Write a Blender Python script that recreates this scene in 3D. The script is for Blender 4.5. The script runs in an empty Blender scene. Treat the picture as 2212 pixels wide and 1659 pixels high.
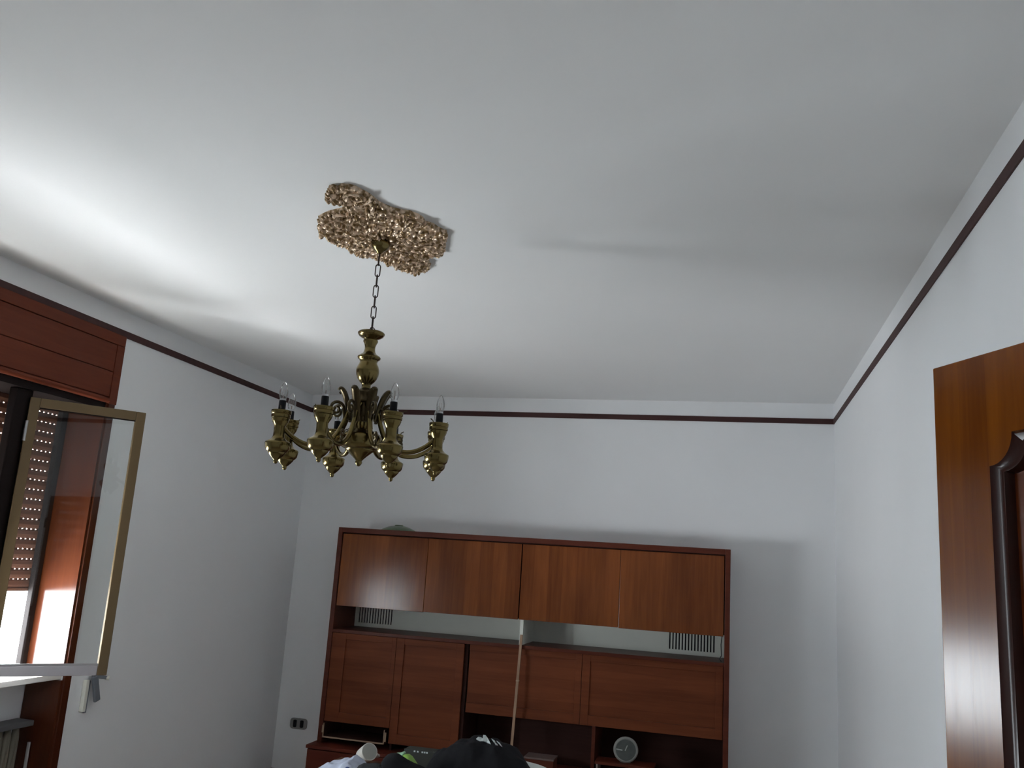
import bpy, bmesh, math, random
from mathutils import Vector, Matrix, noise
random.seed(7)
S = bpy.context.scene
C = S.collection
PI = math.pi
R = math.radians

# ------------------------------------------------------------------ camera, sky, sun, exposure
FPX = 1872.46
YAW, PITCH, ROLL = R(14.28501), R(11.705646), R(3.736901)
CAMZ = 1.75
fw = Vector((-math.sin(YAW)*math.cos(PITCH), math.cos(YAW)*math.cos(PITCH), math.sin(PITCH)))
rt0 = Vector((math.cos(YAW), math.sin(YAW), 0))
up0 = rt0.cross(fw)
rt = math.cos(ROLL)*rt0 + math.sin(ROLL)*up0
up = -math.sin(ROLL)*rt0 + math.cos(ROLL)*up0
cam = bpy.data.cameras.new('camera')
cam.sensor_fit = 'HORIZONTAL'
cam.sensor_width = 36.0
cam.lens = FPX*36.0/2212.0
cam.clip_start = 0.02
co = bpy.data.objects.new('camera', cam)
C.objects.link(co)
m = Matrix((rt, up, -fw)).transposed().to_4x4()
m.translation = Vector((0, 0, CAMZ))
co.matrix_world = m
S.camera = co

S.view_settings.view_transform = 'Standard'
S.view_settings.look = 'None'
S.view_settings.gamma = 1
S.view_settings.use_curve_mapping = False
S.view_settings.exposure = 1.25
S.cycles.use_denoising = True
S.cycles.max_bounces = 12
S.cycles.diffuse_bounces = 8
S.cycles.glossy_bounces = 5
S.cycles.transparent_max_bounces = 16
S.cycles.sample_clamp_indirect = 20.0

world = bpy.data.worlds.new('sky')
S.world = world
world.use_nodes = True
bg = world.node_tree.nodes['Background']
bg.inputs[0].default_value = (0.86, 0.94, 1.0, 1)
bg.inputs[1].default_value = 14.0

sun = bpy.data.lights.new('sun', 'SUN')
sun.energy = 18.0
sun.angle = R(1.5)
sun.color = (1.0, 0.98, 0.95)
so = bpy.data.objects.new('sun', sun)
C.objects.link(so)
SEL, SAZ = R(53), R(-14)
sd = Vector((math.cos(SEL)*math.cos(SAZ), math.cos(SEL)*math.sin(SAZ), -math.sin(SEL)))
so.rotation_euler = (-sd).to_track_quat('Z', 'Y').to_euler()
so.location = (-6, 2, 6)

# window opening used by the sky light portal
LX, RX, BY, FY, CH = -3.159, 0.700, 6.115, -0.30, 2.95
WY0, WY1 = 2.28, 3.84
portal = bpy.data.lights.new('window_daylight', 'AREA')
portal.shape = 'RECTANGLE'
portal.size = 1.40
portal.size_y = WY1 - WY0 + 0.1
portal.cycles.is_portal = True
po = bpy.data.objects.new('window_daylight', portal)
C.objects.link(po)
po.location = (-3.50, (WY0+WY1)/2, 1.76)
po.rotation_euler = (0, R(-90), 0)

# added lamp for an unseen sunlit balcony floor: throws light up through the gap below the shutter
bal_fill = bpy.data.lights.new('added_balcony_bounce', 'AREA')
bal_fill.shape = 'RECTANGLE'; bal_fill.size = 0.32; bal_fill.size_y = 6.6
bal_fill.energy = 92.0
bal_fill.color = (0.97, 0.98, 1.0)
bo = bpy.data.objects.new('added_balcony_bounce', bal_fill)
C.objects.link(bo)
bo.location = (-4.27, 2.45, 0.0)
bo.rotation_euler = (PI, 0, 0)

# added fill lamp for unseen sunlit paving, aimed slantwise through the gap: lights the far half of the ceiling
pav_fill = bpy.data.lights.new('added_courtyard_bounce', 'AREA')
pav_fill.shape = 'RECTANGLE'; pav_fill.size = 5.0; pav_fill.size_y = 5.0
pav_fill.energy = 850.0
pav_fill.color = (0.97, 0.98, 1.0)
vo = bpy.data.objects.new('added_courtyard_bounce', pav_fill)
C.objects.link(vo)
vo.location = (-8.5, -0.5, -1.5)
vo.rotation_euler = Vector((-.75, -.5, -.45)).to_track_quat('Z', 'Y').to_euler()

# ------------------------------------------------------------------ materials
def nt(name):
    mt = bpy.data.materials.new(name)
    mt.use_nodes = True
    t = mt.node_tree
    b = t.nodes['Principled BSDF']
    return mt, t, b

def N(t, kind, **kw):
    n = t.nodes.new(kind)
    for k, v in kw.items():
        setattr(n, k, v)
    return n

def plain(name, col, rough=0.6, metal=0.0, var=0.12, scale=12.0, bump=0.0, bscale=120.0, coat=0.0, spec=0.5):
    mt, t, b = nt(name)
    tc = N(t, 'ShaderNodeTexCoord')
    nz = N(t, 'ShaderNodeTexNoise'); nz.inputs['Scale'].default_value = scale; nz.inputs['Detail'].default_value = 4
    t.links.new(tc.outputs['Object'], nz.inputs['Vector'])
    mx = N(t, 'ShaderNodeMix', data_type='RGBA')
    mx.inputs[6].default_value = tuple(c*(1-var) for c in col)+(1,)
    mx.inputs[7].default_value = tuple(min(1, c*(1+var)) for c in col)+(1,)
    t.links.new(nz.outputs[0], mx.inputs[0])
    t.links.new(mx.outputs[2], b.inputs['Base Color'])
    b.inputs['Roughness'].default_value = rough
    b.inputs['Metallic'].default_value = metal
    b.inputs['Coat Weight'].default_value = coat
    b.inputs['Specular IOR Level'].default_value = spec
    if bump:
        n2 = N(t, 'ShaderNodeTexNoise'); n2.inputs['Scale'].default_value = bscale; n2.inputs['Detail'].default_value = 3
        t.links.new(tc.outputs['Object'], n2.inputs['Vector'])
        bp = N(t, 'ShaderNodeBump'); bp.inputs['Strength'].default_value = bump; bp.inputs['Distance'].default_value = 0.004
        t.links.new(n2.outputs[0], bp.inputs['Height'])
        t.links.new(bp.outputs[0], b.inputs['Normal'])
    return mt

def wood(name, dark, light, grain='Z', rough=0.3, strip=0.0, strip_axis='X', strip_amt=0.35, coat=0.0, warp=0.0, fine=1.0, spec=0.5):
    """veneer: stretched noise for grain, random tone per veneer strip"""
    mt, t, b = nt(name)
    tc = N(t, 'ShaderNodeTexCoord')
    mp = N(t, 'ShaderNodeMapping')
    sc = {'X': (1.2, 22, 22), 'Y': (22, 1.2, 22), 'Z': (22, 22, 1.2)}[grain]
    mp.inputs['Scale'].default_value = tuple(s*fine for s in sc)
    t.links.new(tc.outputs['Object'], mp.inputs['Vector'])
    nz = N(t, 'ShaderNodeTexNoise'); nz.inputs['Scale'].default_value = 2.0; nz.inputs['Detail'].default_value = 7
    nz.inputs['Roughness'].default_value = 0.6; nz.inputs['Distortion'].default_value = 0.6
    t.links.new(mp.outputs[0], nz.inputs['Vector'])
    mp2 = N(t, 'ShaderNodeMapping')
    sc2 = {'X': (0.7, 3, 3), 'Y': (3, 0.7, 3), 'Z': (3, 3, 0.7)}[grain]
    mp2.inputs['Scale'].default_value = sc2
    t.links.new(tc.outputs['Object'], mp2.inputs['Vector'])
    nb = N(t, 'ShaderNodeTexNoise'); nb.inputs['Scale'].default_value = 2.2; nb.inputs['Detail'].default_value = 3
    t.links.new(mp2.outputs[0], nb.inputs['Vector'])
    add = N(t, 'ShaderNodeMath', operation='ADD')
    t.links.new(nz.outputs[0], add.inputs[0]); t.links.new(nb.outputs[0], add.inputs[1])
    last = add
    if strip:
        sp = N(t, 'ShaderNodeSeparateXYZ')
        t.links.new(tc.outputs['Object'], sp.inputs[0])
        dv = N(t, 'ShaderNodeMath', operation='DIVIDE'); dv.inputs[1].default_value = strip
        t.links.new(sp.outputs[strip_axis], dv.inputs[0])
        fl = N(t, 'ShaderNodeMath', operation='FLOOR'); t.links.new(dv.outputs[0], fl.inputs[0])
        wn = N(t, 'ShaderNodeTexWhiteNoise', noise_dimensions='1D'); t.links.new(fl.outputs[0], wn.inputs['W'])
        ml = N(t, 'ShaderNodeMath', operation='MULTIPLY_ADD'); ml.inputs[1].default_value = strip_amt; ml.inputs[2].default_value = -strip_amt/2
        t.links.new(wn.outputs[0], ml.inputs[0])
        a2 = N(t, 'ShaderNodeMath', operation='ADD'); t.links.new(add.outputs[0], a2.inputs[0]); t.links.new(ml.outputs[0], a2.inputs[1])
        last = a2
    mr = N(t, 'ShaderNodeMapRange'); mr.inputs[1].default_value = 0.65; mr.inputs[2].default_value = 1.35
    t.links.new(last.outputs[0], mr.inputs[0])
    mx = N(t, 'ShaderNodeMix', data_type='RGBA')
    mx.inputs[6].default_value = dark+(1,); mx.inputs[7].default_value = light+(1,)
    t.links.new(mr.outputs[0], mx.inputs[0])
    t.links.new(mx.outputs[2], b.inputs['Base Color'])
    b.inputs['Roughness'].default_value = rough
    b.inputs['Coat Weight'].default_value = coat
    b.inputs['Coat Roughness'].default_value = 0.12
    b.inputs['Specular IOR Level'].default_value = spec
    bp = N(t, 'ShaderNodeBump'); bp.inputs['Strength'].default_value = 0.05+warp; bp.inputs['Distance'].default_value = 0.002
    t.links.new(nz.outputs[0], bp.inputs['Height'])
    t.links.new(bp.outputs[0], b.inputs['Normal'])
    return mt

def glass(name, tint=(0.93, 0.96, 0.95), base=0.06, edge=0.6):
    mt = bpy.data.materials.new(name); mt.use_nodes = True
    t = mt.node_tree; t.nodes.clear()
    out = N(t, 'ShaderNodeOutputMaterial')
    tr = N(t, 'ShaderNodeBsdfTransparent'); tr.inputs[0].default_value = tint+(1,)
    gl = N(t, 'ShaderNodeBsdfGlossy'); gl.inputs['Roughness'].default_value = 0.02
    fr = N(t, 'ShaderNodeFresnel'); fr.inputs[0].default_value = 1.45
    mr = N(t, 'ShaderNodeMapRange'); mr.inputs[1].default_value = 0; mr.inputs[2].default_value = 1
    mr.inputs[3].default_value = base-0.035; mr.inputs[4].default_value = edge
    t.links.new(fr.outputs[0], mr.inputs[0])
    ms = N(t, 'ShaderNodeMixShader')
    t.links.new(mr.outputs[0], ms.inputs[0]); t.links.new(tr.outputs[0], ms.inputs[1]); t.links.new(gl.outputs[0], ms.inputs[2])
    t.links.new(ms.outputs[0], out.inputs[0])
    return mt

M = {}
M['wall'] = plain('wall_paint', (0.85, 0.866, 0.88), 0.85, var=0.015, scale=3, bump=0.03, bscale=150, spec=0.2)
M['ceiling'] = plain('ceiling_paint', (0.86, 0.87, 0.87), 0.9, var=0.012, scale=2, bump=0.02, bscale=150, spec=0.2)
M['floor'] = plain('floor_tile', (0.52, 0.47, 0.42), 0.35, var=0.25, scale=30)
M['strip'] = wood('strip_brown', (0.045, 0.018, 0.017), (0.075, 0.03, 0.028), 'X', 0.6, spec=0.3)
M['box_wood'] = wood('shutter_box_wood', (0.115, 0.024, 0.011), (0.17, 0.038, 0.016), 'Y', 0.5, spec=0.18)
M['jamb_wood'] = wood('jamb_wood', (0.055, 0.014, 0.007), (0.088, 0.024, 0.010), 'Z', 0.15, spec=0.42)
M['cab_up'] = wood('veneer_upper', (0.130, 0.035, 0.010), (0.235, 0.070, 0.019), 'Z', 0.20, strip=0.094, strip_axis='X', strip_amt=0.42, spec=0.27)
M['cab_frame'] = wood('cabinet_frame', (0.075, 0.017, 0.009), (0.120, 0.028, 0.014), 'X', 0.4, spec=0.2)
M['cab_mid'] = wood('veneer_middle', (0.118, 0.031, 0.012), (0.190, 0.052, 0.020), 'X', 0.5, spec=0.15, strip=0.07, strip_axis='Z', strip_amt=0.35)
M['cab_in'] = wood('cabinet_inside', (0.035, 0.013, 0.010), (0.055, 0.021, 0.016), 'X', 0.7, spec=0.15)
M['cab_base'] = wood('cabinet_base', (0.10, 0.020, 0.012), (0.145, 0.030, 0.017), 'X', 0.5, spec=0.2)
M['raw_edge'] = wood('raw_edge', (0.33, 0.23, 0.15), (0.45, 0.32, 0.22), 'X', 0.6)
M['back_white'] = plain('back_panel_white', (0.84, 0.86, 0.78), 0.7, var=0.03)
M['slot_dark'] = plain('slot_dark', (0.012, 0.01, 0.01), 0.8)
M['door'] = wood('door_veneer', (0.150, 0.034, 0.002), (0.275, 0.078, 0.005), 'Z', 0.165, strip=0.055, strip_axis='X', strip_amt=0.35, warp=0.10, spec=0.24)
M['door_mould'] = wood('door_moulding', (0.026, 0.007, 0.005), (0.042, 0.011, 0.007), 'Z', 0.22, spec=0.16)
M['door_panel'] = wood('door_panel', (0.11, 0.022, 0.004), (0.16, 0.035, 0.006), 'Z', 0.22, spec=0.4)
M['bronze'] = plain('bronze_aluminium', (0.155, 0.105, 0.05), 0.42, 0.35, var=0.08, spec=0.5)
M['rail_sill_lit'] = plain('rail_sill_lit', (0.42, 0.40, 0.42), 0.4, 0.3)  # bronze rail as lit from the sill: that light is put into the colour
M['frame_dark'] = plain('dark_frame', (0.012, 0.0075, 0.007), 0.65, var=0.15, spec=0.15)
M['shutter'] = plain('shutter_slat', (0.17, 0.07, 0.04), 0.6, var=0.12)
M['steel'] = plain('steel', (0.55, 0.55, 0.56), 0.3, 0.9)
M['sill'] = plain('sill_marble', (0.74, 0.72, 0.68), 0.28, var=0.10, scale=8, spec=0.6)
M['pane'] = glass('window_glass', (0.965, 0.98, 0.975), base=0.06)
M['bulb'] = glass('bulb_glass', (0.97, 0.975, 0.97), base=0.11, edge=0.85)
M['brass'] = plain('aged_brass', (0.175, 0.132, 0.050), 0.20, 0.95, var=0.18, scale=25)
M['brass_dark'] = plain('dark_brass', (0.080, 0.060, 0.031), 0.32, 0.9, var=0.25, scale=40)
M['iron'] = plain('chain_iron', (0.05, 0.035, 0.03), 0.45, 0.6)
M['black_plastic'] = plain('black_plastic', (0.006, 0.006, 0.008), 0.5, spec=0.15)
M['socket_sleeve'] = plain('socket_sleeve', (0.03, 0.03, 0.03), 0.6)
M['radiator'] = plain('radiator_paint', (0.17, 0.155, 0.12), 0.45)
M['radiator_top'] = plain('radiator_cover', (0.10, 0.10, 0.105), 0.6)
M['crank_grey'] = plain('crank_grey', (0.16, 0.18, 0.21), 0.5)
M['plate_white'] = plain('plate_white', (0.75, 0.74, 0.66), 0.5)
M['outlet'] = plain('outlet_metal', (0.30, 0.30, 0.29), 0.35, 0.5)
M['black_cloth'] = plain('black_cloth', (0.011, 0.011, 0.013), 0.9, var=0.3, bump=0.3, bscale=90, spec=0.2)
M['grey_cloth'] = plain('charcoal_cloth', (0.035, 0.037, 0.04), 0.9, var=0.35, scale=18, bump=0.3, bscale=90, spec=0.2)
M['pale_cloth'] = plain('pale_cloth', (0.50, 0.54, 0.66), 0.85, var=0.28, scale=22, bump=0.2, bscale=60)
M['white_cloth'] = plain('white_cloth', (0.62, 0.66, 0.64), 0.85, var=0.06)
M['blue_cloth'] = plain('blue_cloth', (0.03, 0.07, 0.25), 0.8, var=0.3)
M['green'] = plain('green_film', (0.23, 0.42, 0.07), 0.35, var=0.3, scale=20)
M['mint'] = plain('mint_film', (0.36, 0.60, 0.42), 0.35, var=0.2, scale=20)
M['olive'] = plain('olive_board', (0.028, 0.030, 0.024), 0.7)
M['print_white'] = plain('print_white', (0.60, 0.66, 0.66), 0.8)
M['ceramic'] = plain('mug_ceramic', (0.66, 0.65, 0.60), 0.3)
M['mug_in'] = plain('mug_inside', (0.42, 0.42, 0.38), 0.5)
M['table'] = wood('table_wood', (0.09, 0.035, 0.018), (0.15, 0.06, 0.03), 'X', 0.35)
M['dish'] = plain('dish_green', (0.085, 0.13, 0.07), 0.3, var=0.5, scale=30)
M['clock_rim'] = plain('clock_rim', (0.34, 0.35, 0.33), 0.4, 0.3)
M['clock_face'] = plain('clock_face', (0.075, 0.085, 0.08), 0.35, var=0.5, scale=25)
M['clock_hand'] = plain('clock_hand', (0.42, 0.44, 0.42), 0.5)
M['batten'] = wood('batten_wood', (0.30, 0.18, 0.11), (0.42, 0.27, 0.17), 'Z', 0.6)
M['pale_edge'] = plain('pale_edge', (0.30, 0.24, 0.21), 0.6)
M['lid_brown'] = plain('lid_brown', (0.15, 0.10, 0.09), 0.6)
M['cable'] = plain('cable', (0.03, 0.03, 0.03), 0.6)

# gilded plaster rosette: two-tone mottled relief
def rosette_mat():
    mt, t, b = nt('gilded_plaster')
    tc = N(t, 'ShaderNodeTexCoord')
    nz = N(t, 'ShaderNodeTexNoise'); nz.inputs['Scale'].default_value = 55; nz.inputs['Detail'].default_value = 5
    t.links.new(tc.outputs['Object'], nz.inputs['Vector'])
    cr = N(t, 'ShaderNodeValToRGB')
    e = cr.color_ramp.elements
    e[0].position = 0.44; e[0].color = (0.23, 0.14, 0.055, 1)
    e[1].position = 0.60; e[1].color = (0.80, 0.62, 0.46, 1)
    t.links.new(nz.outputs[0], cr.inputs[0])
    t.links.new(cr.outputs[0], b.inputs['Base Color'])
    b.inputs['Roughness'].default_value = 0.36
    b.inputs['Metallic'].default_value = 0.4
    return mt
M['rosette'] = rosette_mat()

# ------------------------------------------------------------------ helpers
class MB:
    def __init__(s): s.v = []; s.f = []
    def add(s, vs, fs):
        o = len(s.v); s.v += [tuple(v) for v in vs]; s.f += [tuple(i+o for i in f) for f in fs]; return s
    def box(s, x0, x1, y0, y1, z0, z1):
        return s.add([(x0,y0,z0),(x1,y0,z0),(x1,y1,z0),(x0,y1,z0),(x0,y0,z1),(x1,y0,z1),(x1,y1,z1),(x0,y1,z1)],
                     [(0,3,2,1),(4,5,6,7),(0,1,5,4),(1,2,6,5),(2,3,7,6),(3,0,4,7)])
    def bar(s, a, b, w, h, ref=(0,0,1)):
        a = Vector(a); b = Vector(b); d = (b-a).normalized(); r = Vector(ref)
        if abs(d.dot(r)) > .98: r = Vector((1,0,0))
        sx = d.cross(r).normalized(); sy = sx.cross(d).normalized()
        vs = []
        for p in (a, b):
            for i, j in ((-1,-1),(1,-1),(1,1),(-1,1)):
                vs.append(p+sx*(i*w/2)+sy*(j*h/2))
        return s.add(vs, [(3,2,1,0),(4,5,6,7),(0,1,5,4),(1,2,6,5),(2,3,7,6),(3,0,4,7)])
    def tube(s, pts, rad, n=8, closed=False, flat=1.0):
        P = [Vector(p) for p in pts]; m_ = len(P)
        if not hasattr(rad, '__len__'): rad = [rad]*m_
        vs = []; fs = []
        ref = None
        for i, p in enumerate(P):
            if closed: d = P[(i+1) % m_]-P[i-1]
            else: d = P[min(i+1, m_-1)]-P[max(i-1, 0)]
            d.normalize()
            if ref is None:
                ref = Vector((0,0,1)) if abs(d.z) < .9 else Vector((1,0,0))
            sx = d.cross(ref)
            if sx.length < 1e-4: sx = d.orthogonal()
            sx.normalize(); sy = sx.cross(d).normalized(); ref = sy
            for k in range(n):
                a = 2*PI*k/n
                vs.append(p+sx*(math.cos(a)*rad[i]*flat)+sy*(math.sin(a)*rad[i]))
        L = m_ if closed else m_-1
        for i in range(L):
            for k in range(n):
                a = i*n+k; b = i*n+(k+1) % n; c = ((i+1) % m_)*n+(k+1) % n; d = ((i+1) % m_)*n+k
                fs.append((a, b, c, d))
        if not closed:
            fs.append(tuple(range(n-1, -1, -1))); fs.append(tuple((m_-1)*n+k for k in range(n)))
        return s.add(vs, fs)
    def lathe(s, prof, c=(0,0,0), n=24, axis=None):
        """prof: (r, z) from top to bottom"""
        c = Vector(c); vs = []; fs = []
        q = Vector(axis).to_track_quat('Z', 'Y') if axis is not None else None
        for r, z in prof:
            for k in range(n):
                a = 2*PI*k/n
                v = Vector((max(r, 1e-4)*math.cos(a), max(r, 1e-4)*math.sin(a), z))
                if q: v = q @ v
                vs.append(c+v)
        for i in range(len(prof)-1):
            for k in range(n):
                fs.append((i*n+k, (i+1)*n+k, (i+1)*n+(k+1) % n, i*n+(k+1) % n))
        fs.append(tuple(range(n))); fs.append(tuple((len(prof)-1)*n+k for k in range(n-1, -1, -1)))
        return s.add(vs, fs)
    def prism(s, poly, f0, f1):
        """poly: 2-D points (ccw); f0, f1 map (u, v) to 3-D on the two faces"""
        n = len(poly)
        vs = [f0(u, v) for u, v in poly]+[f1(u, v) for u, v in poly]
        fs = [tuple(range(n-1, -1, -1)), tuple(range(n, 2*n))]
        for k in range(n):
            fs.append((k, (k+1) % n, n+(k+1) % n, n+k))
        return s.add(vs, fs)
    def mesh(s, name):
        me = bpy.data.meshes.new(name)
        me.from_pydata(s.v, [], s.f)
        me.update()
        bm = bmesh.new(); bm.from_mesh(me)
        bmesh.ops.recalc_face_normals(bm, faces=bm.faces[:])
        bm.to_mesh(me); bm.free()
        return me
    def build(s, name, mat, parent=None, smooth=False, bevel=0.0, local=False):
        return link(name, s.mesh(name), mat, parent, smooth, bevel, local)

def world_off(o):
    v = Vector((0, 0, 0))
    while o is not None:
        v += o.location; o = o.parent
    return v

def link(name, me, mat, parent=None, smooth=False, bevel=0.0, local=False):
    if mat is not None and not me.materials: me.materials.append(mat)
    o = bpy.data.objects.new(name, me)
    C.objects.link(o)
    if parent is not None:
        o.parent = parent
        if not local:
            o.matrix_parent_inverse = Matrix.Identity(4)
            o.location = -world_off(parent)
    if smooth:
        for p in me.polygons: p.use_smooth = True
        try:
            me.set_sharp_from_angle(angle=R(42))
        except Exception:
            pass
    if bevel:
        bv = o.modifiers.new('bevel', 'BEVEL'); bv.width = bevel; bv.segments = 2; bv.limit_method = 'ANGLE'
    return o

def thing(name, label, cat, loc=(0,0,0), group=None, rotz=0.0):
    o = bpy.data.objects.new(name, None); C.objects.link(o)
    o.empty_display_size = 0.05
    o.location = loc; o.rotation_euler = (0, 0, rotz)
    o['label'] = label; o['category'] = cat
    if group: o['group'] = group
    return o

def tag(o, label, cat, group=None):
    o['label'] = label; o['category'] = cat
    if group: o['group'] = group
    return o

def struct(o):
    o['kind'] = 'structure'
    return o

def ray(px, py):
    return rt*((px-1106)/FPX) - up*((py-829.5)/FPX) + fw

def at_y(px, py, y):
    d = ray(px, py); return Vector((0, 0, CAMZ)) + d*(y/d.y)

# ------------------------------------------------------------------ room shell
WT = 0.275                                      # outer wall thickness
b = MB()
OX = LX-WT
b.box(OX, LX, FY-.12, WY0, 0, CH)
b.box(OX, LX, WY1, BY+.12, 0, CH)
b.box(OX, LX, WY0, WY1, 2.44, CH)
b.box(OX, LX-0.20, WY0, WY1, 0, 1.055)
struct(b.build('wall_left', M['wall']))
struct(MB().box(RX, RX+.12, FY-.12, BY+.12, 0, CH).build('wall_right', M['wall']))
struct(MB().box(LX, RX, BY, BY+.12, 0, CH).build('wall_back', M['wall']))
struct(MB().box(LX, RX, FY-.12, FY, 0, CH).build('wall_front', M['wall']))
struct(MB().box(OX, RX+.12, FY-.12, BY+.12, -.10, 0).build('floor', M['floor']))
struct(MB().box(OX, RX+.12, FY-.12, BY+.12, CH, CH+.12).build('ceiling', M['ceiling']))

# brown strip running round the room below the ceiling
Z0, Z1, TP = 2.8087, 2.8448, 0.006
struct(MB().box(LX, LX+TP, FY, BY, Z0, Z1).build('trim_1', M['strip']))
struct(MB().box(LX+TP, RX-TP, BY-TP, BY, Z0, Z1).build('trim_2', M['strip']))
struct(MB().box(RX-TP, RX, FY, BY, Z0, Z1).build('trim_3', M['strip']))
BBH = 0.205
struct(MB().box(LX, LX+.012, WY1+.06, BY, 0, BBH).build('baseboard_left', M['cab_base'], bevel=.003))
struct(MB().box(LX+.012, -2.68, BY-.012, BY, 0, BBH).build('baseboard_back', M['cab_base'], bevel=.003))

# ------------------------------------------------------------------ window
win = thing('window_1', 'wooden cased window with a roller shutter nearly down and one glazed leaf open', 'window', (LX, WY0, 0))
win['kind'] = 'structure'
del win['category']
# casing boards on the wall face, from floor to the shutter box, and the lined reveal
MB().box(LX, LX+.014, WY1, WY1+.048, 0, 2.44).build('casing_board', M['jamb_wood'], win, bevel=.003)
MB().box(LX, LX+.014, WY0-.048, WY0, 0, 2.44).build('casing_board', M['jamb_wood'], win, bevel=.003)
MB().box(-3.385, LX+.004, WY1-.012, WY1-.0005, 1.085, 2.44).build('reveal_lining', M['jamb_wood'], win)
MB().box(-3.355, LX+.004, WY1-.012, WY1-.0005, 0, 1.050).build('reveal_lining', M['jamb_wood'], win)
MB().box(-3.385, LX+.004, WY0+.0005, WY0+.012, 1.085, 2.44).build('reveal_lining', M['jamb_wood'], win)
MB().box(-3.432, LX, WY0, WY1, 2.405, 2.4395).build('head_lining', M['frame_dark'], win)
MB().box(-3.47, LX-.004, WY0+.001, WY1-.001, 1.055, 1.082).build('sill', M['sill'], win, bevel=.003)
# fixed frame with two mullions
f = MB()
f.box(-3.225, -3.185, 3.270, 3.372, 1.083, 2.404)
f.build('mullion', M['frame_dark'], win, bevel=.004)
for my in (2.790,):
    MB().box(-3.225, -3.185, my-.03, my+.03, 1.083, 2.404).build('mullion', M['frame_dark'], win, bevel=.004)
MB().box(-3.40, -3.37, WY1-.055, WY1-.013, 1.083, 2.404).build('frame_jamb', M['frame_dark'], win, bevel=.003)
# open casement: local frame, +X along the leaf, hinge at the origin
ang = math.atan2(3.733-3.352, -2.835+3.180)
leaf = bpy.data.objects.new('casement', None); C.objects.link(leaf)
leaf.parent = win
leaf.location = Vector((-3.180, 3.352, 0))-Vector((LX, WY0, 0))
leaf.rotation_euler = (0, 0, ang)
LW, LZ0, LZ1, SW, TH = 0.514, 1.115, 2.372, 0.044, 0.034
g = MB().box(0, SW, -TH/2, TH/2, LZ0, LZ1).box(LW-SW, LW, -TH/2, TH/2, LZ0, LZ1)
g.build('stile', M['bronze'], leaf, bevel=.003, local=True)
MB().box(SW, LW-SW, -TH/2, TH/2, LZ1-SW, LZ1).build('top_rail', M['bronze'], leaf, bevel=.003, local=True)
MB().box(SW, LW-SW, -TH/2, TH/2, LZ0, LZ0+SW).build('bottom_rail', M['rail_sill_lit'], leaf, bevel=.003, local=True)  # lighter than the other rails: sill light painted into its colour
# inner glazing bead
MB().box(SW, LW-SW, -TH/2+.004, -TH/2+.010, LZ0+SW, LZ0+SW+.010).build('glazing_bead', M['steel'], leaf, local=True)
MB().box(SW, LW-SW, -TH/2+.004, -TH/2+.010, LZ1-SW-.006, LZ1-SW).build('glazing_bead', M['frame_dark'], leaf, local=True)
MB().box(SW-.004, LW-SW+.004, -.003, .003, LZ0+SW-.004, LZ1-SW+.004).build('pane', M['pane'], leaf, local=True)
for hz in (2.20, 1.30):
    MB().tube([(-3.168, 3.343, hz-.035), (-3.168, 3.343, hz+.06)], .008, 10).build('hinge', M['steel'], win, smooth=True)

# roller shutter: each slat a part, slots between the slats are real holes
sh = thing('roller_shutter', 'brown roller shutter with rows of light slots, lowered most of the way', 'shutter', (-3.42, WY0, 1.47))
SY0, SY1, PITCHZ = WY0+.02, WY1+.0-.015, 0.0494
sl = MB()
prof = [(-3.4125, .0055), (-3.4075, .012), (-3.4055, .025), (-3.4075, .044), (-3.4125, .0489)]
prof2 = [(-3.4205, .0489), (-3.4205, .0055)]
vs = []; full = prof+prof2
for y in (SY0, SY1):
    vs += [(x, y, z) for x, z in full]
k = len(full)
fs = [tuple(range(k)), tuple(range(2*k-1, k-1, -1))]
for i in range(k): fs.append((i, (i+1) % k, k+(i+1) % k, k+i))
sl.add(vs, fs)
y = SY0
while y < SY1-.012:
    sl.box(-3.4200, -3.4120, y, y+.0195, .0445, PITCHZ+.008)
    y += .0292
slm = sl.mesh('slat'); slm.materials.append(M['shutter'])
nsl = 19
for i in range(nsl):
    o = link('slat', slm, None, sh, local=True)
    o.location = Vector((0, 0, 1.474+PITCHZ*i-.0055))-Vector((-3.42, WY0, 1.47)) + Vector((0, random.uniform(-.007, .007), 0))
MB().box(-3.423, -3.404, SY0, SY1, 1.462, 1.476).build('bottom_bar', M['shutter'], sh)
MB().box(-3.435, -3.395, WY1-.014, WY1-.0005, 1.46, 2.404).build('guide', M['frame_dark'], sh)
MB().box(-3.435, -3.395, WY0+.0005, WY0+.018, 1.083, 2.404).build('guide', M['frame_dark'], sh)

# shutter box panelling above the window
sb = thing('shutter_box', 'reddish wooden shutter box with framed boards above the window', 'shutter box', (LX, WY0, 2.44))
y0, y1, zt, zb = WY0-.048, 3.886, 2.8085, 2.436
X0, X1 = LX, LX+.022
MB().box(X0, X1-.010, y0, y1, zb+.004, zt).build('backing', M['box_wood'], sb)
MB().box(X1-.010, X1, y0, y1, 2.752, zt).build('top_rail', M['box_wood'], sb, bevel=.002)
MB().box(X1-.010, X1, y1-.058, y1, zb, 2.7515).build('stile', M['box_wood'], sb, bevel=.002)
MB().box(X1-.010, X1, y0, y0+.058, zb, 2.7515).build('stile', M['box_wood'], sb, bevel=.002)
MB().box(X1-.010, X1-.002, y0+.061, y1-.061, 2.605, 2.748).build('board', M['box_wood'], sb, bevel=.002)
MB().box(X1-.010, X1-.002, y0+.061, y1-.061, 2.470, 2.601).build('board', M['box_wood'], sb, bevel=.002)
MB().tube([(X1-.006, y0+.059, 2.452), (X1-.006, y1-.059, 2.452)], .015, 10).build('bottom_rail', M['box_wood'], sb, smooth=True)

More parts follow.
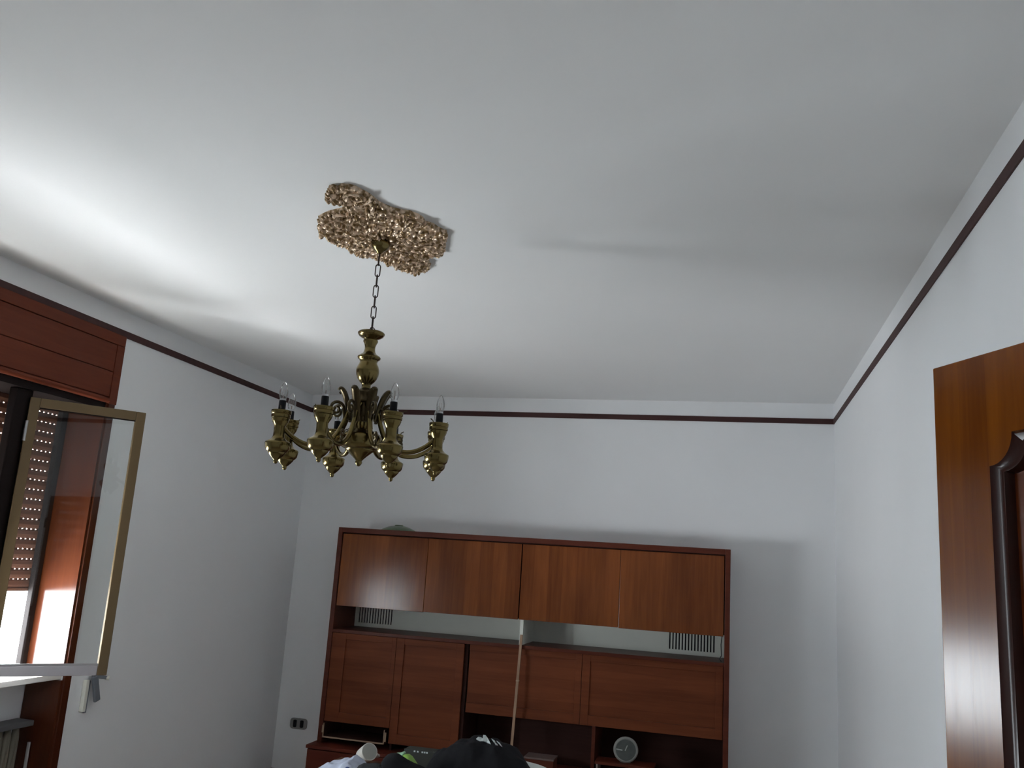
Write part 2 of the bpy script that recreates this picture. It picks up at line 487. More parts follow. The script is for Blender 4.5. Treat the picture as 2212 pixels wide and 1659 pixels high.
# radiator in the niche below the sill
rd = thing('radiator', 'old ribbed radiator in the niche below the window sill', 'radiator', (-3.29, WY0+.1, .12))
sec = MB()
for yy in (-.010, .010):
    sec.tube([(0, yy, .03), (0, yy, .09), (0, yy, .66), (0, yy*.6, .715)], [.012, .013, .013, .010], 8)
sec.tube([(0, 0, .60), (0, 0, .715)], .014, 8)
sm = sec.mesh('section'); sm.materials.append(M['radiator'])
for p in sm.polygons: p.use_smooth = True
yy = WY0+.16; n = 0
while yy < 3.77:
    o = link('section', sm, None, rd, local=True); o.location = Vector((0, yy-WY0-.1, 0)); yy += .05; n += 1
MB().box(-3.345, -3.245, WY0+.12, 3.80, .836, .862).build('top_cover', M['radiator_top'], rd, bevel=.004)
MB().tube([(-3.255, 3.800, .10), (-3.255, 3.800, .76)], .008, 8).build('pipe', M['steel'], rd, smooth=True)
MB().box(-3.32, -3.26, WY0+.2, WY0+.23, 0, .16).build('foot', M['radiator'], rd)
MB().box(-3.32, -3.26, 3.68, 3.71, 0, .16).build('foot', M['radiator'], rd)

# crank of the shutter on the wall beside the window
ck = thing('shutter_winder', 'grey angled shutter handle on a white wall plate right of the window', 'winder', (LX, 4.03, .97))
MB().box(LX, LX+.022, 3.992, 4.016, .880, 1.035).build('wall_plate', M['plate_white'], ck, bevel=.003)
MB().box(LX, LX+.014, 4.016, 4.034, .872, 1.03).build('plate_edge', M['crank_grey'], ck, bevel=.003)
MB().bar((LX+.022, 4.030, 1.052), (LX+.034, 4.122, 1.036), .016, .018).build('crank_arm', M['crank_grey'], ck, bevel=.003)
MB().bar((LX+.03, 4.036, 1.050), (LX+.032, 4.078, .925), .016, .036).build('grip', M['crank_grey'], ck, bevel=.004)
MB().tube([(LX+.030, 4.118, 1.036), (LX+.046, 4.130, 1.034)], .011, 10).build('knob', M['plate_white'], ck, smooth=True)

# wall outlet
ou = thing('wall_outlet', 'small metal wall socket plate with two dark modules left of the wall unit', 'outlet', (-2.98, BY, .523))
def rounded(w, h, r, n=5):
    p = []
    for cx, cz, a0 in ((w-r, h-r, 0), (-w+r, h-r, 90), (-w+r, -h+r, 180), (w-r, -h+r, 270)):
        for i in range(n+1):
            a = R(a0+90*i/n); p.append((cx+r*math.cos(a), cz+r*math.sin(a)))
    return p
MB().prism(rounded(.066, .037, .022), lambda u, v: (-2.98+u, BY, .523+v), lambda u, v: (-2.98+u, BY-.008, .523+v)).build('cover_plate', M['outlet'], ou)
for dx in (-.027, .027):
    MB().prism(rounded(.013, .025, .008), lambda u, v: (-2.98+dx+u, BY-.007, .523+v), lambda u, v: (-2.98+dx+u, BY-.012, .523+v)).build('socket_module', M['black_plastic'], ou)

# ------------------------------------------------------------------ open door at the right
TD = 0.042
dth = R(26.4)
dr = thing('door_1', 'glossy brown wooden door standing open with a scrolled dark panel moulding', 'door', (0.3170, 1.466, 0))
dr['kind'] = 'structure'
del dr['category']
# local frame: +X from the free edge towards the hinge, -Y towards the room
dr.rotation_euler = (0, 0, math.atan2(-math.cos(dth), math.sin(dth)))
DW = 0.80
MB().box(0, DW, 0, TD, .01, 2.098).build('slab', M['door'], dr, bevel=.002, local=True)
def panel_path(inset, z_top, z_bot):
    a, bq = .124+inset, DW-.124-inset
    rad = .043
    pts = []
    zs = z_top-.044-inset*.4
    # concave quarter from the side up to the head, both corners
    for i in range(9):
        t = R(270+90*i/8)
    L = []
    for i in range(9):
        t = PI/2*i/8
        L.append((a+rad*math.sin(t), zs+.044*(1-math.cos(t))))
    L.append((a+rad+.004, z_top-inset))
    Rr = [(DW-u, z) for u, z in L][::-1]
    return [(a, z_bot+inset)]+L+Rr+[(bq, z_bot+inset)]
ZT, ZB = 1.974, 1.10
outer = panel_path(0, ZT, ZB); inner = panel_path(.036, ZT, ZB)
mid1 = panel_path(.006, ZT, ZB); mid2 = panel_path(.018, ZT, ZB); mid3 = panel_path(.030, ZT, ZB)
rings = [(outer, 0.0), (outer, -.008), (mid1, -.017), (mid2, -.013), (mid3, -.015), (inner, -.004), (inner, .0)]
mv = MB(); vs = []; fs = []
nn = len(outer)
for ring, yy in rings:
    vs += [(u, yy, z) for u, z in ring]
for i in range(len(rings)-1):
    for k in range(nn):
        fs.append((i*nn+k, i*nn+(k+1) % nn, (i+1)*nn+(k+1) % nn, (i+1)*nn+k))
mv.add(vs, fs).build('panel_moulding', M['door_mould'], dr, smooth=True, local=True)
MB().prism(inner, lambda u, v: (u, -.0035, v), lambda u, v: (u, .001, v)).build('inset_panel', M['door_panel'], dr, local=True)
for hz in (.25, 1.05, 1.85):
    MB().tube([(DW+.004, -.004, hz-.045), (DW+.004, -.004, hz+.045)], .008, 10).build('hinge', M['brass'], dr, smooth=True, local=True)

# ------------------------------------------------------------------ wall unit
wu = thing('wall_unit', 'brown veneered wall unit with flap doors against the back wall', 'wall unit', (-1.3, 5.9, .5))
F = 5.715; BK = BY-.004
XL, XR, ZBt, ZTp = -2.641, .0315, .500, 1.9265
TK = .032
MB().box(XL, XL+TK, F, BK, ZBt, ZTp).build('side_panel', M['cab_frame'], wu, bevel=.002)
MB().box(XR-TK, XR, F, BK, ZBt, ZTp).build('side_panel', M['cab_frame'], wu, bevel=.002)
MB().box(XL+TK, XR-TK, F, BK, ZTp-.034, ZTp).build('top_panel', M['cab_frame'], wu, bevel=.002)
# four upper doors
edges = [-2.606, -1.9705, -1.3110, -.6575, -.0025]
drop = [0, 0, .006, .004]
for i in range(4):
    gap = .0015 if i in (0, 2) else .004
    x0 = edges[i]+(.001 if i in (1, 3) else .003); x1 = edges[i+1]-gap
    MB().box(x0, x1, F+.006, F+.024, 1.394+drop[i]*0+ (0, 0.003, 0.004, 0.0)[i], 1.884).build('flap_door', M['cab_up'], wu, bevel=.0015)
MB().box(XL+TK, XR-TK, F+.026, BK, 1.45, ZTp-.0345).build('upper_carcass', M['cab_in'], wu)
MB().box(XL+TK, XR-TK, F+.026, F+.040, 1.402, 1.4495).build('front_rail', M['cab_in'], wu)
# middle shelf, white back with slotted vents, white divider
MB().box(XL+TK, XR-TK, F+.002, BK, 1.216, 1.238).build('shelf', M['cab_frame'], wu, bevel=.0015)
WBY = 6.075
bw = MB()
VL0, VL1, VR0, VR1 = -2.585, -2.318, -.362, -.056
vz0, vz1 = 1.266, 1.46
for x0, x1 in ((-2.609, VL0), (VL1, VR0), (VR1, -.001)):
    bw.box(x0, x1, WBY, WBY+.012, 1.2385, 1.4495)
for x0, x1 in ((VL0, VL1), (VR0, VR1)):
    bw.box(x0, x1, WBY, WBY+.012, 1.2385, vz0)
bw.build('back_panel', M['back_white'], wu)
for x0, x1, ns in ((VL0, VL1, 13), (VR0, VR1, 15)):
    wd = (x1-x0)/ns
    vb = MB()
    for i in range(ns+1):
        xa = max(x0, x0+wd*i-wd*.28); xb = min(x1, x0+wd*i+wd*.28)
        MB().box(xa, xb, WBY+.001, WBY+.010, vz0, 1.4495).build('vent_bar', M['back_white'], wu)
MB().box(-2.609, -.001, WBY+.013, BK, 1.2385, 1.4495).build('backing', M['slot_dark'], wu)
MB().box(-1.302, -1.280, F+.03, WBY-.001, 1.2385, 1.4495).build('divider', M['back_white'], wu)

def framed_door(x0, x1, z0, z1, yf, st=.045, stl=None, name='door', rec=.008):
    stl = st if stl is None else stl
    root = MB().box(x0, x1, yf+rec+.002, yf+.022, z0, z1).build(name, M['cab_mid'], wu)
    fr = MB()
    if stl: fr.box(x0, x0+stl, yf, yf+rec+.002, z0, z1)
    fr.box(x1-st, x1, yf, yf+rec+.002, z0, z1)
    fr.box(x0+stl, x1-st, yf, yf+rec+.002, z1-.038, z1).box(x0+stl, x1-st, yf, yf+rec+.002, z0, z0+.062)
    o = fr.build('door_frame', M['cab_mid'], root, bevel=.001)
    return root
framed_door(-2.606, -2.140, .640, 1.214, F+.004, .028, .10)
d2 = framed_door(-2.137, -1.664, .545, 1.214, F+.004, .05, .055)
framed_door(-1.632, -.882, .787, 1.214, F+.028, .040, 0.0)
framed_door(-.879, -.004, .787, 1.214, F+.028, .045, .050)
# inside of the open niches
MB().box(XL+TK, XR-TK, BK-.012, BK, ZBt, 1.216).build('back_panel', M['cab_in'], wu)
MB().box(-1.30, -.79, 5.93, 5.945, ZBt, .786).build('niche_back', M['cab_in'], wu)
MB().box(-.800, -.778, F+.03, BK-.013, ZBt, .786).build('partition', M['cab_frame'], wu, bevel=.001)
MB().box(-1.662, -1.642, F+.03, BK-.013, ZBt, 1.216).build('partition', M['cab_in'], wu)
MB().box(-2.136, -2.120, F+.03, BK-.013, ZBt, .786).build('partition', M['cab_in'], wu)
# pale edged pull-out tray below the left door
tr = MB().box(-2.598, -2.163, F-.010, F+.28, .540, .545).build('tray', M['cab_in'], wu)
MB().box(-2.598, -2.163, F-.014, F-.009, .538, .547).box(-2.600, -2.594, F-.014, F-.009, .538, .628).box(-2.167, -2.161, F-.014, F-.009, .538, .628).build('tray_edge', M['raw_edge'], tr)
for a_ in ((-2.608, -2.600, .568, .615), (-2.160, -2.150, .555, .612)):
    MB().box(a_[0], a_[1], F-.012, F-.004, a_[2], a_[3]).build('runner', M['raw_edge'], tr)
for x_ in (-2.600, -2.167):
    MB().box(x_, x_+.006, F-.009, F+.28, .545, .628).build('tray_side', M['cab_in'], tr)
# lower cabinet
lb = thing('base_cabinet', 'low reddish base cabinet under the wall unit', 'cabinet', (-1.3, 5.87, 0))
MB().box(-2.672, .045, 5.618, BK, .478, .499).build('top_board', M['cab_base'], lb, bevel=.002)
MB().box(-2.668, .041, 5.640, BK, .06, .4775).build('body', M['cab_base'], lb, bevel=.002)
MB().box(-2.60, -.02, 5.68, BK, 0, .0595).build('plinth', M['cab_in'], lb)
for i in range(4):
    x0 = -2.664+i*.6765
    MB().box(x0+.003, x0+.6735, 5.622, 5.6395, .07, .472).build('cabinet_door', M['cab_base'], lb, bevel=.002)

# things in and on the unit
bt = MB().bar((-1.2945, F-.055, .4995), (-1.279, F-.008, 1.305), .016, .012, (0, 1, 0)).build('wooden_batten', M['batten'])
tag(bt, 'thin pale wooden batten leaning against the middle of the wall unit', 'batten')
MB().box(-1.292, -1.272, F-.040, F-.024, 1.018, 1.026).build('pin', M['raw_edge'], bt)

st = thing('wooden_stand', 'small dark wooden stand under the round clock in the right niche', 'stand', (-.58, 5.72, .5))
MB().box(-.760, -.400, 5.640, 5.80, .588, .604).build('top_board', M['cab_frame'], st, bevel=.002)
MB().box(-.752, -.742, 5.645, 5.79, .4995, .5875).build('leg', M['pale_edge'], st)
MB().box(-.418, -.408, 5.645, 5.79, .4995, .5875).build('leg', M['pale_edge'], st)

ckx, ckz, cky = -.5795, .679, 5.70
cl = thing('round_clock', 'round clock with pale rim and dark face on the wooden stand', 'clock', (ckx, cky, .604))
rim = []
for i in range(13):
    a = 2*PI*i/12; rim.append((.068+.007*math.cos(a), .008*math.sin(a)))
q = MB()
ax = Vector((.10, -1, .05)).normalized()
q.lathe([(.058, .016), (.066, .020), (.074, .014), (.076, .004), (.074, -.012), (.05, -.018)], (ckx, cky, ckz), 40, ax)
q.build('case', M['clock_rim'], cl, smooth=True)
MB().lathe([(.0605, .0215), (.0605, .0150)], (ckx, cky, ckz), 40, ax).build('face', M['clock_face'], cl)
qq = ax.to_track_quat('Z', 'Y')
sx = Vector((1, .10, 0)).normalized(); sz = Vector((0, 0, 1))
base = Vector((ckx, cky, ckz))+ax*.024
MB().bar(base+sx*-.004+sz*-.004, base+sx*.009+sz*.028, .0055, .003, ax).build('hand', M['clock_hand'], cl)
MB().bar(base+sx*-.058+sz*.002, base+sx*-.020+sz*-.002, .007, .003, ax).build('hand', M['clock_hand'], cl)
MB().box(ckx-.03, ckx+.03, cky-.004, cky+.02, .6045, .612).build('foot', M['clock_rim'], cl)

bx = thing('low_box', 'low brown box with a pale front edge left of the niche partition', 'box', (-1.11, 5.72, .5))
MB().box(-1.205, -1.020, 5.66, 5.80, .4995, .568).build('body', M['cab_frame'], bx, bevel=.002)
MB().box(-1.208, -1.017, 5.655, 5.80, .5685, .579).build('lid', M['lid_brown'], bx, bevel=.001)

ds = thing('green_dish', 'green patterned dish on top of the wall unit', 'dish', (-2.19, 5.86, ZTp))
MB().lathe([(.006, .036), (.040, .034), (.075, .026), (.105, .014), (.122, .004), (.126, .0005), (.118, .0005), (.09, .010), (.03, .026)], (-2.245, 5.850, ZTp), 32).build('bowl', M['dish'], ds, smooth=True)
MB().lathe([(.028, .041), (.032, .034)], (-2.245, 5.850, ZTp), 24).build('foot_ring', M['dish'], ds, smooth=True)

cb = MB().tube([(-.014, 5.80, 1.40), (-.020, 5.79, 1.34), (-.016, 5.775, 1.275), (-.030, 5.765, 1.256), (-.016, 5.75, 1.243)], .003, 6).build('cable', M['cable'], smooth=True)
tag(cb, 'thin dark cable hanging at the right end of the white gap', 'cable')

# ------------------------------------------------------------------ table with clothes in the foreground
tb = thing('table', 'dark table under the pile of clothes at the bottom edge', 'table', (-1.25, 3.75, 0))
MB().box(-1.86, -.55, 3.30, 4.33, .722, .750).build('tabletop', M['table'], tb, bevel=.004)
for x in (-1.80, -.62):
    for y in (3.37, 4.26):
        MB().box(x-.03, x+.03, y-.03, y+.03, 0, .7215).build('leg', M['table'], tb, bevel=.003)

def mound(name, sil, yc, dy, z0, mat, parent=None, seed=0, amp=.008, nx=44, ny=22, power=.5, skew=0.0, freq=16):
    """solid heap of cloth: height profile along x, rounded across y, folds from noise"""
    xs = [p[0] for p in sil]
    def zat(x):
        for i in range(len(sil)-1):
            if xs[i] <= x <= xs[i+1]:
                t = (x-xs[i])/(xs[i+1]-xs[i]); return sil[i][1]*(1-t)+sil[i+1][1]*t
        return z0
    def surf(x, y):
        v = (y-yc)/dy
        h = max(0, zat(x)-z0)
        prof = max(0, 1-v*v)**power
        n_ = noise.fractal(Vector((x*freq+seed, y*freq, seed*1.7)), 1.0, 2.0, 3)
        r_ = abs(noise.noise(Vector((x*freq*.6+seed*3, y*freq*.45, 2.3+seed))))
        return z0+.003+h*prof*1.0+(n_*amp-r_*amp)*min(1, prof*1.6)
    vs = []; fs = []
    x0, x1 = xs[0], xs[-1]
    for j in range(ny+1):
        for i in range(nx+1):
            x = x0+(x1-x0)*i/nx; y = yc-dy+2*dy*j/ny
            z = surf(x, y)
            if i in (0, nx) or j in (0, ny): z = z0+.0005
            vs.append((x, y, max(z, z0+.0005)))
    n1 = nx+1
    for j in range(ny):
        for i in range(nx):
            fs.append((j*n1+i, j*n1+i+1, (j+1)*n1+i+1, (j+1)*n1+i))
    o = MB().add(vs, fs)
    # closed underside
    k0 = len(vs)
    per = [i for i in range(nx+1)]+[j*n1+nx for j in range(1, ny+1)]+[ny*n1+i for i in range(nx-1, -1, -1)]+[j*n1 for j in range(ny-1, 0, -1)]
    o.f.append(tuple(per[::-1]))
    ob = o.build(name, mat, parent, smooth=True)
    return ob, surf

YP = 4.05
def sil(pts, y=YP, lift=0.0):
    return [((at_y(px, py, y)).x, (at_y(px, py, y)).z+lift) for px, py in pts]
ZTB = .7505
jk, jsurf = mound('black_jacket', sil([(905, 1700), (925, 1648), (940, 1630), (955, 1618), (975, 1605), (1000, 1597), (1022, 1593), (1048, 1590), (1065, 1596), (1085, 1604), (1110, 1620), (1128, 1640), (1142, 1662), (1150, 1700)]), YP, .16, ZTB, M['black_cloth'], seed=3, amp=.022)
tag(jk, 'crumpled black jacket with white lettering on top of the pile', 'jacket')
# white print on the jacket, laid on the cloth where the photo shows it
def onto(px, py, surf, y0, y1):
    d = ray(px, py)
    y = y0
    while y < y1:
        p = Vector((0, 0, CAMZ))+d*(y/d.y)
        if p.z <= surf(p.x, p.y)+.0025: return p
        y += .002
    return Vector((0, 0, CAMZ))+d*(YP/d.y)
def print_patch(polyz, ox, oy, sc, name='lettering'):
    pts = [onto(ox+a/sc, oy+b_/sc, jsurf, YP-.17, YP+.05) for a, b_ in polyz]
    c = sum(pts, Vector())/len(pts)
    q = MB()
    n = len(pts)
    off = Vector((0, -.003, .003))
    q.add([p+off for p in pts]+[p-off*.6 for p in pts], [tuple(range(n)), tuple(range(2*n-1, n-1, -1))]+[(i, (i+1) % n, n+(i+1) % n, n+i) for i in range(n)])
    return q.build(name, M['print_white'], jk)
print_patch([(780,212),(820,178),(862,188),(893,205),(905,245),(845,245)], 930, 1570, 7.9)
print_patch([(893,205),(900,145),(940,150),(980,200),(1025,295),(960,270),(905,245)], 930, 1570, 7.9)
print_patch([(1040,208),(1090,238),(1150,320),(1110,312),(1085,260)], 930, 1570, 7.9)
print_patch([(1128,246),(1180,280),(1225,345),(1192,322)], 930, 1570, 7.9)

bc, _ = mound('black_garment', sil([(818, 1720), (826, 1650), (834, 1632), (845, 1627), (858, 1628), (872, 1637), (890, 1648), (915, 1660), (930, 1720)], 3.78), 3.78, .09, ZTB, M['black_cloth'], seed=5, amp=.004, nx=30, ny=16)
tag(bc, 'smooth black folded garment with a rounded top between mug and jacket', 'garment')
pc, _ = mound('pale_cloth', sil([(685, 1710), (697, 1655), (715, 1647), (738, 1643), (752, 1636), (765, 1633), (776, 1640), (786, 1650), (800, 1662), (812, 1710)], 3.90), 3.90, .11, ZTB, M['pale_cloth'], seed=11, amp=.016, nx=36, ny=18, freq=26)
tag(pc, 'pale bluish white crumpled cloth at the left end of the pile', 'cloth')
dc, _ = mound('dark_cloth', sil([(757, 1760), (767, 1668), (776, 1654), (787, 1648), (800, 1649), (812, 1648), (822, 1655), (832, 1760)], 3.60), 3.60, .06, ZTB, M['grey_cloth'], seed=15, amp=.006, nx=26, ny=12)
tag(dc, 'dark grey cloth tucked in front of the white mug', 'cloth')
bl, _ = mound('blue_cloth', sil([(722, 1750), (742, 1663), (750, 1656), (757, 1662), (764, 1750)], 3.74), 3.74, .03, ZTB, M['blue_cloth'], seed=19, amp=.003, nx=12, ny=8)
tag(bl, 'small dark blue scrap of cloth at the bottom of the pale cloth', 'cloth')
wc, _ = mound('white_cloth', sil([(1105, 1690), (1120, 1648), (1135, 1645), (1152, 1650), (1172, 1657), (1188, 1665), (1200, 1690)], 4.27), 4.27, .055, ZTB, M['white_cloth'], seed=23, amp=.003, nx=24, ny=12)
tag(wc, 'white cloth showing right of the black jacket', 'cloth')

# mug lying tilted with its mouth towards the camera
mgc = at_y(798, 1624, 4.225)
mg = thing('white_mug', 'white mug lying on the pale cloth with its mouth turned this way', 'mug', tuple(mgc))
axm = Vector((.78, -.74, .50)).normalized()
cm = mgc
MB().lathe([(.0405, 0), (.0415, -.003), (.0405, -.02), (.039, -.05), (.036, -.082), (.030, -.088), (.002, -.089)][:], cm, 32, axm).build('mug_body', M['ceramic'], mg, smooth=True)
MB().lathe([(.0375, .0012), (.0375, .0004)], cm, 32, axm).build('mug_inside', M['mug_in'], mg)
mrim = []
qm = axm.to_track_quat('Z', 'Y')
for i in range(32):
    a = 2*PI*i/32; mrim.append(cm+qm @ Vector((.0392*math.cos(a), .0392*math.sin(a), .001)))
MB().tube(mrim, .0022, 6, closed=True).build('rim', M['ceramic'], mg, smooth=True)
hx = Vector((1, .35, -.12)).normalized()
hp = []
for i in range(9):
    t = i/8; hp.append(cm-axm*(.018+.045*t)+hx*(.038+.026*math.sin(PI*t)))
MB().tube(hp, .006, 8).build('handle', M['ceramic'], mg, smooth=True)

# olive board box behind, green bag
ob = thing('dark_box', 'flat dark olive box with faint white print along its top edge', 'box', (-1.36, 4.27, ZTB))
pA, pB = at_y(873, 1617, 4.23), at_y(962, 1621, 4.23)
zb = min(pA.z, pB.z)
MB().box(pA.x, pB.x, 4.23, 4.31, ZTB, pA.z).build('body', M['olive'], ob, bevel=.003)
for px in (896, 903, 913, 918, 923):
    p = at_y(px, 1618.5, 4.23); MB().box(p.x-.004, p.x+.004, 4.2285, 4.2305, pA.z-.010, pA.z-.003).build('print_mark', M['print_white'], ob)

gb = thing('green_bag', 'bright green plastic bag peeking out behind the black garment', 'bag', tuple(at_y(880, 1640, 4.0)))
def sheet(pts, y, bulge, th=.004):
    P = [at_y(px, py, y) for px, py in pts]
    c = sum(P, Vector())/len(P); c.y -= bulge
    n = len(P); back = Vector((0, .02, 0))
    vs = []
    inn = [c+(p-c)*.55+Vector((0, -bulge*.5, 0)) for p in P]
    vs = P+inn+[c]+[p+back for p in P]
    fs = []
    for i in range(n):
        k = (i+1) % n
        fs += [(i, k, n+k, n+i), (n+i, n+k, 2*n), (k, i, 2*n+1+i, 2*n+1+k)]
    fs.append(tuple(2*n+1+i for i in range(n)))
    return MB().add(vs, fs)
sheet([(868, 1634), (874, 1630), (881, 1630), (888, 1635), (894, 1644), (899, 1652), (908, 1660), (908, 1680), (880, 1680), (872, 1660)], 4.02, .018).build('bag_body', M['green'], gb, smooth=True)
sheet([(856, 1627), (864, 1627), (870, 1624), (873, 1626), (872, 1632), (868, 1636), (866, 1660), (860, 1660)], 4.04, .008).build('bag_fold', M['mint'], gb, smooth=True)

# ------------------------------------------------------------------ ceiling rosette
AX, AY = -1.303, 2.930
zo = [(0.016,-0.493),(0.034,-0.499),(0.045,-0.487),(0.066,-0.503),(0.087,-0.497),(0.105,-0.484),(0.111,-0.466),(0.121,-0.442),(0.13,-0.415),(0.134,-0.384),(0.137,-0.356),(0.146,-0.335),(0.162,-0.306),(0.188,-0.283),(0.218,-0.268),(0.237,-0.241),(0.246,-0.207),(0.241,-0.172),(0.263,-0.153),(0.272,-0.116),(0.283,-0.093),(0.294,-0.083),(0.278,-0.032),(0.256,0.014),(0.232,0.083),(0.206,0.133),(0.178,0.147),(0.139,0.166),(0.117,0.197),(0.119,0.236),(0.096,0.291),(0.068,0.325),(0.039,0.335),(0.014,0.358),(-0.006,0.321),(-0.029,0.314),(-0.043,0.284),(-0.038,0.249),(-0.062,0.236),(-0.053,0.192),(-0.081,0.168),(-0.114,0.139),(-0.141,0.115),(-0.159,0.082),(-0.158,0.035),(-0.171,0.019),(-0.187,-0.017),(-0.194,-0.053),(-0.184,-0.091),(-0.212,-0.088),(-0.185,-0.152),(-0.16,-0.205),(-0.143,-0.248),(-0.118,-0.268),(-0.08,-0.292),(0.012,-0.328),(0.024,-0.338),(0.017,-0.374),(-0.036,-0.394),(-0.028,-0.418),(-0.009,-0.455)]
SCL = 1.190/1.175
poly = [((x+AX)*SCL-AX, (y+AY)*SCL-AY) for x, y in zo]
def inside(x, y):
    c = False; n = len(poly)
    for i in range(n):
        x1, y1 = poly[i]; x2, y2 = poly[(i+1) % n]
        if (y1 > y) != (y2 > y) and x < (x2-x1)*(y-y1)/(y2-y1)+x1: c = not c
    return c
def edge_d(x, y):
    best = 9; n = len(poly)
    for i in range(n):
        x1, y1 = poly[i]; x2, y2 = poly[(i+1) % n]
        dx, dy = x2-x1, y2-y1
        t = max(0, min(1, ((x-x1)*dx+(y-y1)*dy)/(dx*dx+dy*dy+1e-12)))
        best = min(best, math.hypot(x-x1-t*dx, y-y1-t*dy))
    return best
ro = thing('ceiling_rosette', 'ornate gilded plaster ceiling rosette above the chandelier', 'rosette', (AX, AY, CH))
# body plate
pl = MB().prism(poly, lambda u, v: (AX+u, AY+v, CH-.0003), lambda u, v: (AX+(u-.04)*.985+.04, AY+(v+.07)*.985-.07, CH-.016))
pl.build('plate', M['rosette'], ro)
# carved relief: scroll tubes, leaves and beads following the outline and filling the field
n = len(poly)
rim_pts = []
for i in range(n):
    a, bq = Vector(poly[i]+(0,)), Vector(poly[(i+1) % n]+(0,))
    L = (bq-a).length; mm = max(1, int(L/.018))
    for j in range(mm): rim_pts.append(a+(bq-a)*(j/mm))
beads = MB()
def blob(mb, x, y, z, rx, ry, rz, a, nseg=8, nr=4):
    vs = []; fs = []
    ca, sa = math.cos(a), math.sin(a)
    for j in range(nr+1):
        ph = PI/2*j/nr
        for k in range(nseg):
            th = 2*PI*k/nseg
            lx, ly = rx*math.cos(th)*math.cos(ph), ry*math.sin(th)*math.cos(ph)
            vs.append((x+lx*ca-ly*sa, y+lx*sa+ly*ca, z-rz*math.sin(ph)))
    for j in range(nr):
        for k in range(nseg):
            fs.append((j*nseg+k, j*nseg+(k+1) % nseg, (j+1)*nseg+(k+1) % nseg, (j+1)*nseg+k))
    mb.add(vs, fs)
for i, p in enumerate(rim_pts):
    c0 = Vector((.04, -.07, 0)); d = (p-c0).normalized()
    s_ = random.uniform(.8, 1.25)
    pin = p-d*.006
    blob(beads, AX+pin.x, AY+pin.y, CH-.012, .010*s_, .0075*s_, .011*s_, math.atan2(d.y, d.x))
beads.build('beaded_edge', M['rosette'], ro, smooth=True)
rl = random.Random(5)
leaves = MB(); cnt = 0
while cnt < 620:
    x = rl.uniform(-.22, .30); y = rl.uniform(-.51, .37)
    if not inside(x, y) or edge_d(x, y) < .014: continue
    d = math.hypot(x-.0, y-.0)
    a = math.atan2(y, x)+rl.uniform(-.9, .9)
    s_ = rl.uniform(.7, 1.5)
    blob(leaves, AX+x, AY+y, CH-.013, .015*s_, .0065*s_, .017*rl.uniform(.5, 1.3), a)
    cnt += 1
lo = leaves.build('leaf_relief', M['rosette'], ro, smooth=True)
lo['kind'] = 'stuff'
def spiral(cx, cy, r0, turns, hand, rad=.007):
    pts = []; rr = []
    m_ = int(18*turns)
    for i in range(m_+1):
        t = i/m_; r_ = r0*(1-t*.85); a = hand*2*PI*turns*t
        pts.append((AX+cx+r_*math.cos(a), AY+cy+r_*math.sin(a), CH-.020-.008*t)); rr.append(rad*(1-.5*t))
    return MB().tube(pts, rr, 8)
for cx, cy, r0, h in ((.07, -.40, .055, 1), (.10, -.24, .05, -1), (.20, -.16, .05, 1), (.17, .03, .05, -1), (.05, .25, .05, 1), (.03, .12, .045, -1), (-.10, .03, .045, 1), (-.12, -.12, .045, -1), (-.05, -.24, .045, 1)):
    if inside(cx, cy): spiral(cx, cy, r0, 1.6, h).build('scroll_relief', M['rosette'], ro, smooth=True)

# ------------------------------------------------------------------ chandelier
ch = thing('chandelier', 'aged brass chandelier with eight candle arms hanging from the rosette', 'chandelier', (AX, AY, 2.93))
O = Vector((AX, AY, 0))
def L_(prof, name, mat='brass', n=28):
    return MB().lathe(prof, (AX, AY, 0), n).build(name, M[mat], ch, smooth=True)
L_([(.034, 2.932), (.037, 2.928), (.038, 2.921), (.036, 2.914), (.033, 2.905), (.024, 2.895), (.013, 2.887), (.009, 2.882), (.004, 2.878)], 'ceiling_canopy')
MB().tube([(AX, AY, 2.880), (AX, AY, 2.832)], .0035, 8).build('hanging_rod', M['iron'], ch, smooth=True)
# chain links
def link_mesh():
    pts = []
    hl, hw = .0155, .0088
    for i in range(8):
        a = PI*i/7; pts.append((hw*math.cos(a), 0, hl+hw*math.sin(a)))
    for i in range(8):
        a = PI+PI*i/7; pts.append((hw*math.cos(a), 0, -hl+hw*math.sin(a)))
    return MB().tube(pts, .0022, 6, closed=True)
lm = link_mesh().mesh('chain_link'); lm.materials.append(M['iron'])
for p in lm.polygons: p.use_smooth = True
zc = 2.812; nl = 6
for i in range(nl):
    o = link('chain_link', lm, None, ch, local=True)
    o.location = (0, 0, zc-.0415*i-2.93)
    o.rotation_euler = (0, 0, R(15+ (90 if i % 2 else 0)))
for k in range(3):
    a = R(120*k+20)
    pts = []
    for i in range(7):
        t = i/6; pts.append((AX+math.cos(a)*(.002+.013*t), AY+math.sin(a)*(.002+.013*t), 2.586-.018*t+.005*math.sin(PI*t)))
    MB().tube(pts, .0022, 6).build('chain_hook', M['iron'], ch, smooth=True)
L_([(.003, 2.573), (.020, 2.572), (.046, 2.5685), (.0505, 2.564), (.0505, 2.560), (.045, 2.552), (.034, 2.545), (.024, 2.541), (.023, 2.539)], 'crown_dish')
L_([(.022, 2.541), (.0275, 2.536), (.0275, 2.530), (.023, 2.522), (.020, 2.512), (.0195, 2.502), (.0215, 2.492), (.026, 2.484), (.034, 2.478), (.041, 2.474), (.0435, 2.470), (.0425, 2.465), (.036, 2.460), (.0325, 2.455), (.0325, 2.449)], 'upper_stem')
L_([(.0325, 2.4505), (.034, 2.445), (.039, 2.436), (.0425, 2.424), (.043, 2.414), (.041, 2.401), (.036, 2.388), (.029, 2.378), (.022, 2.371), (.017, 2.366), (.0165, 2.358), (.019, 2.352)], 'ball_knop')
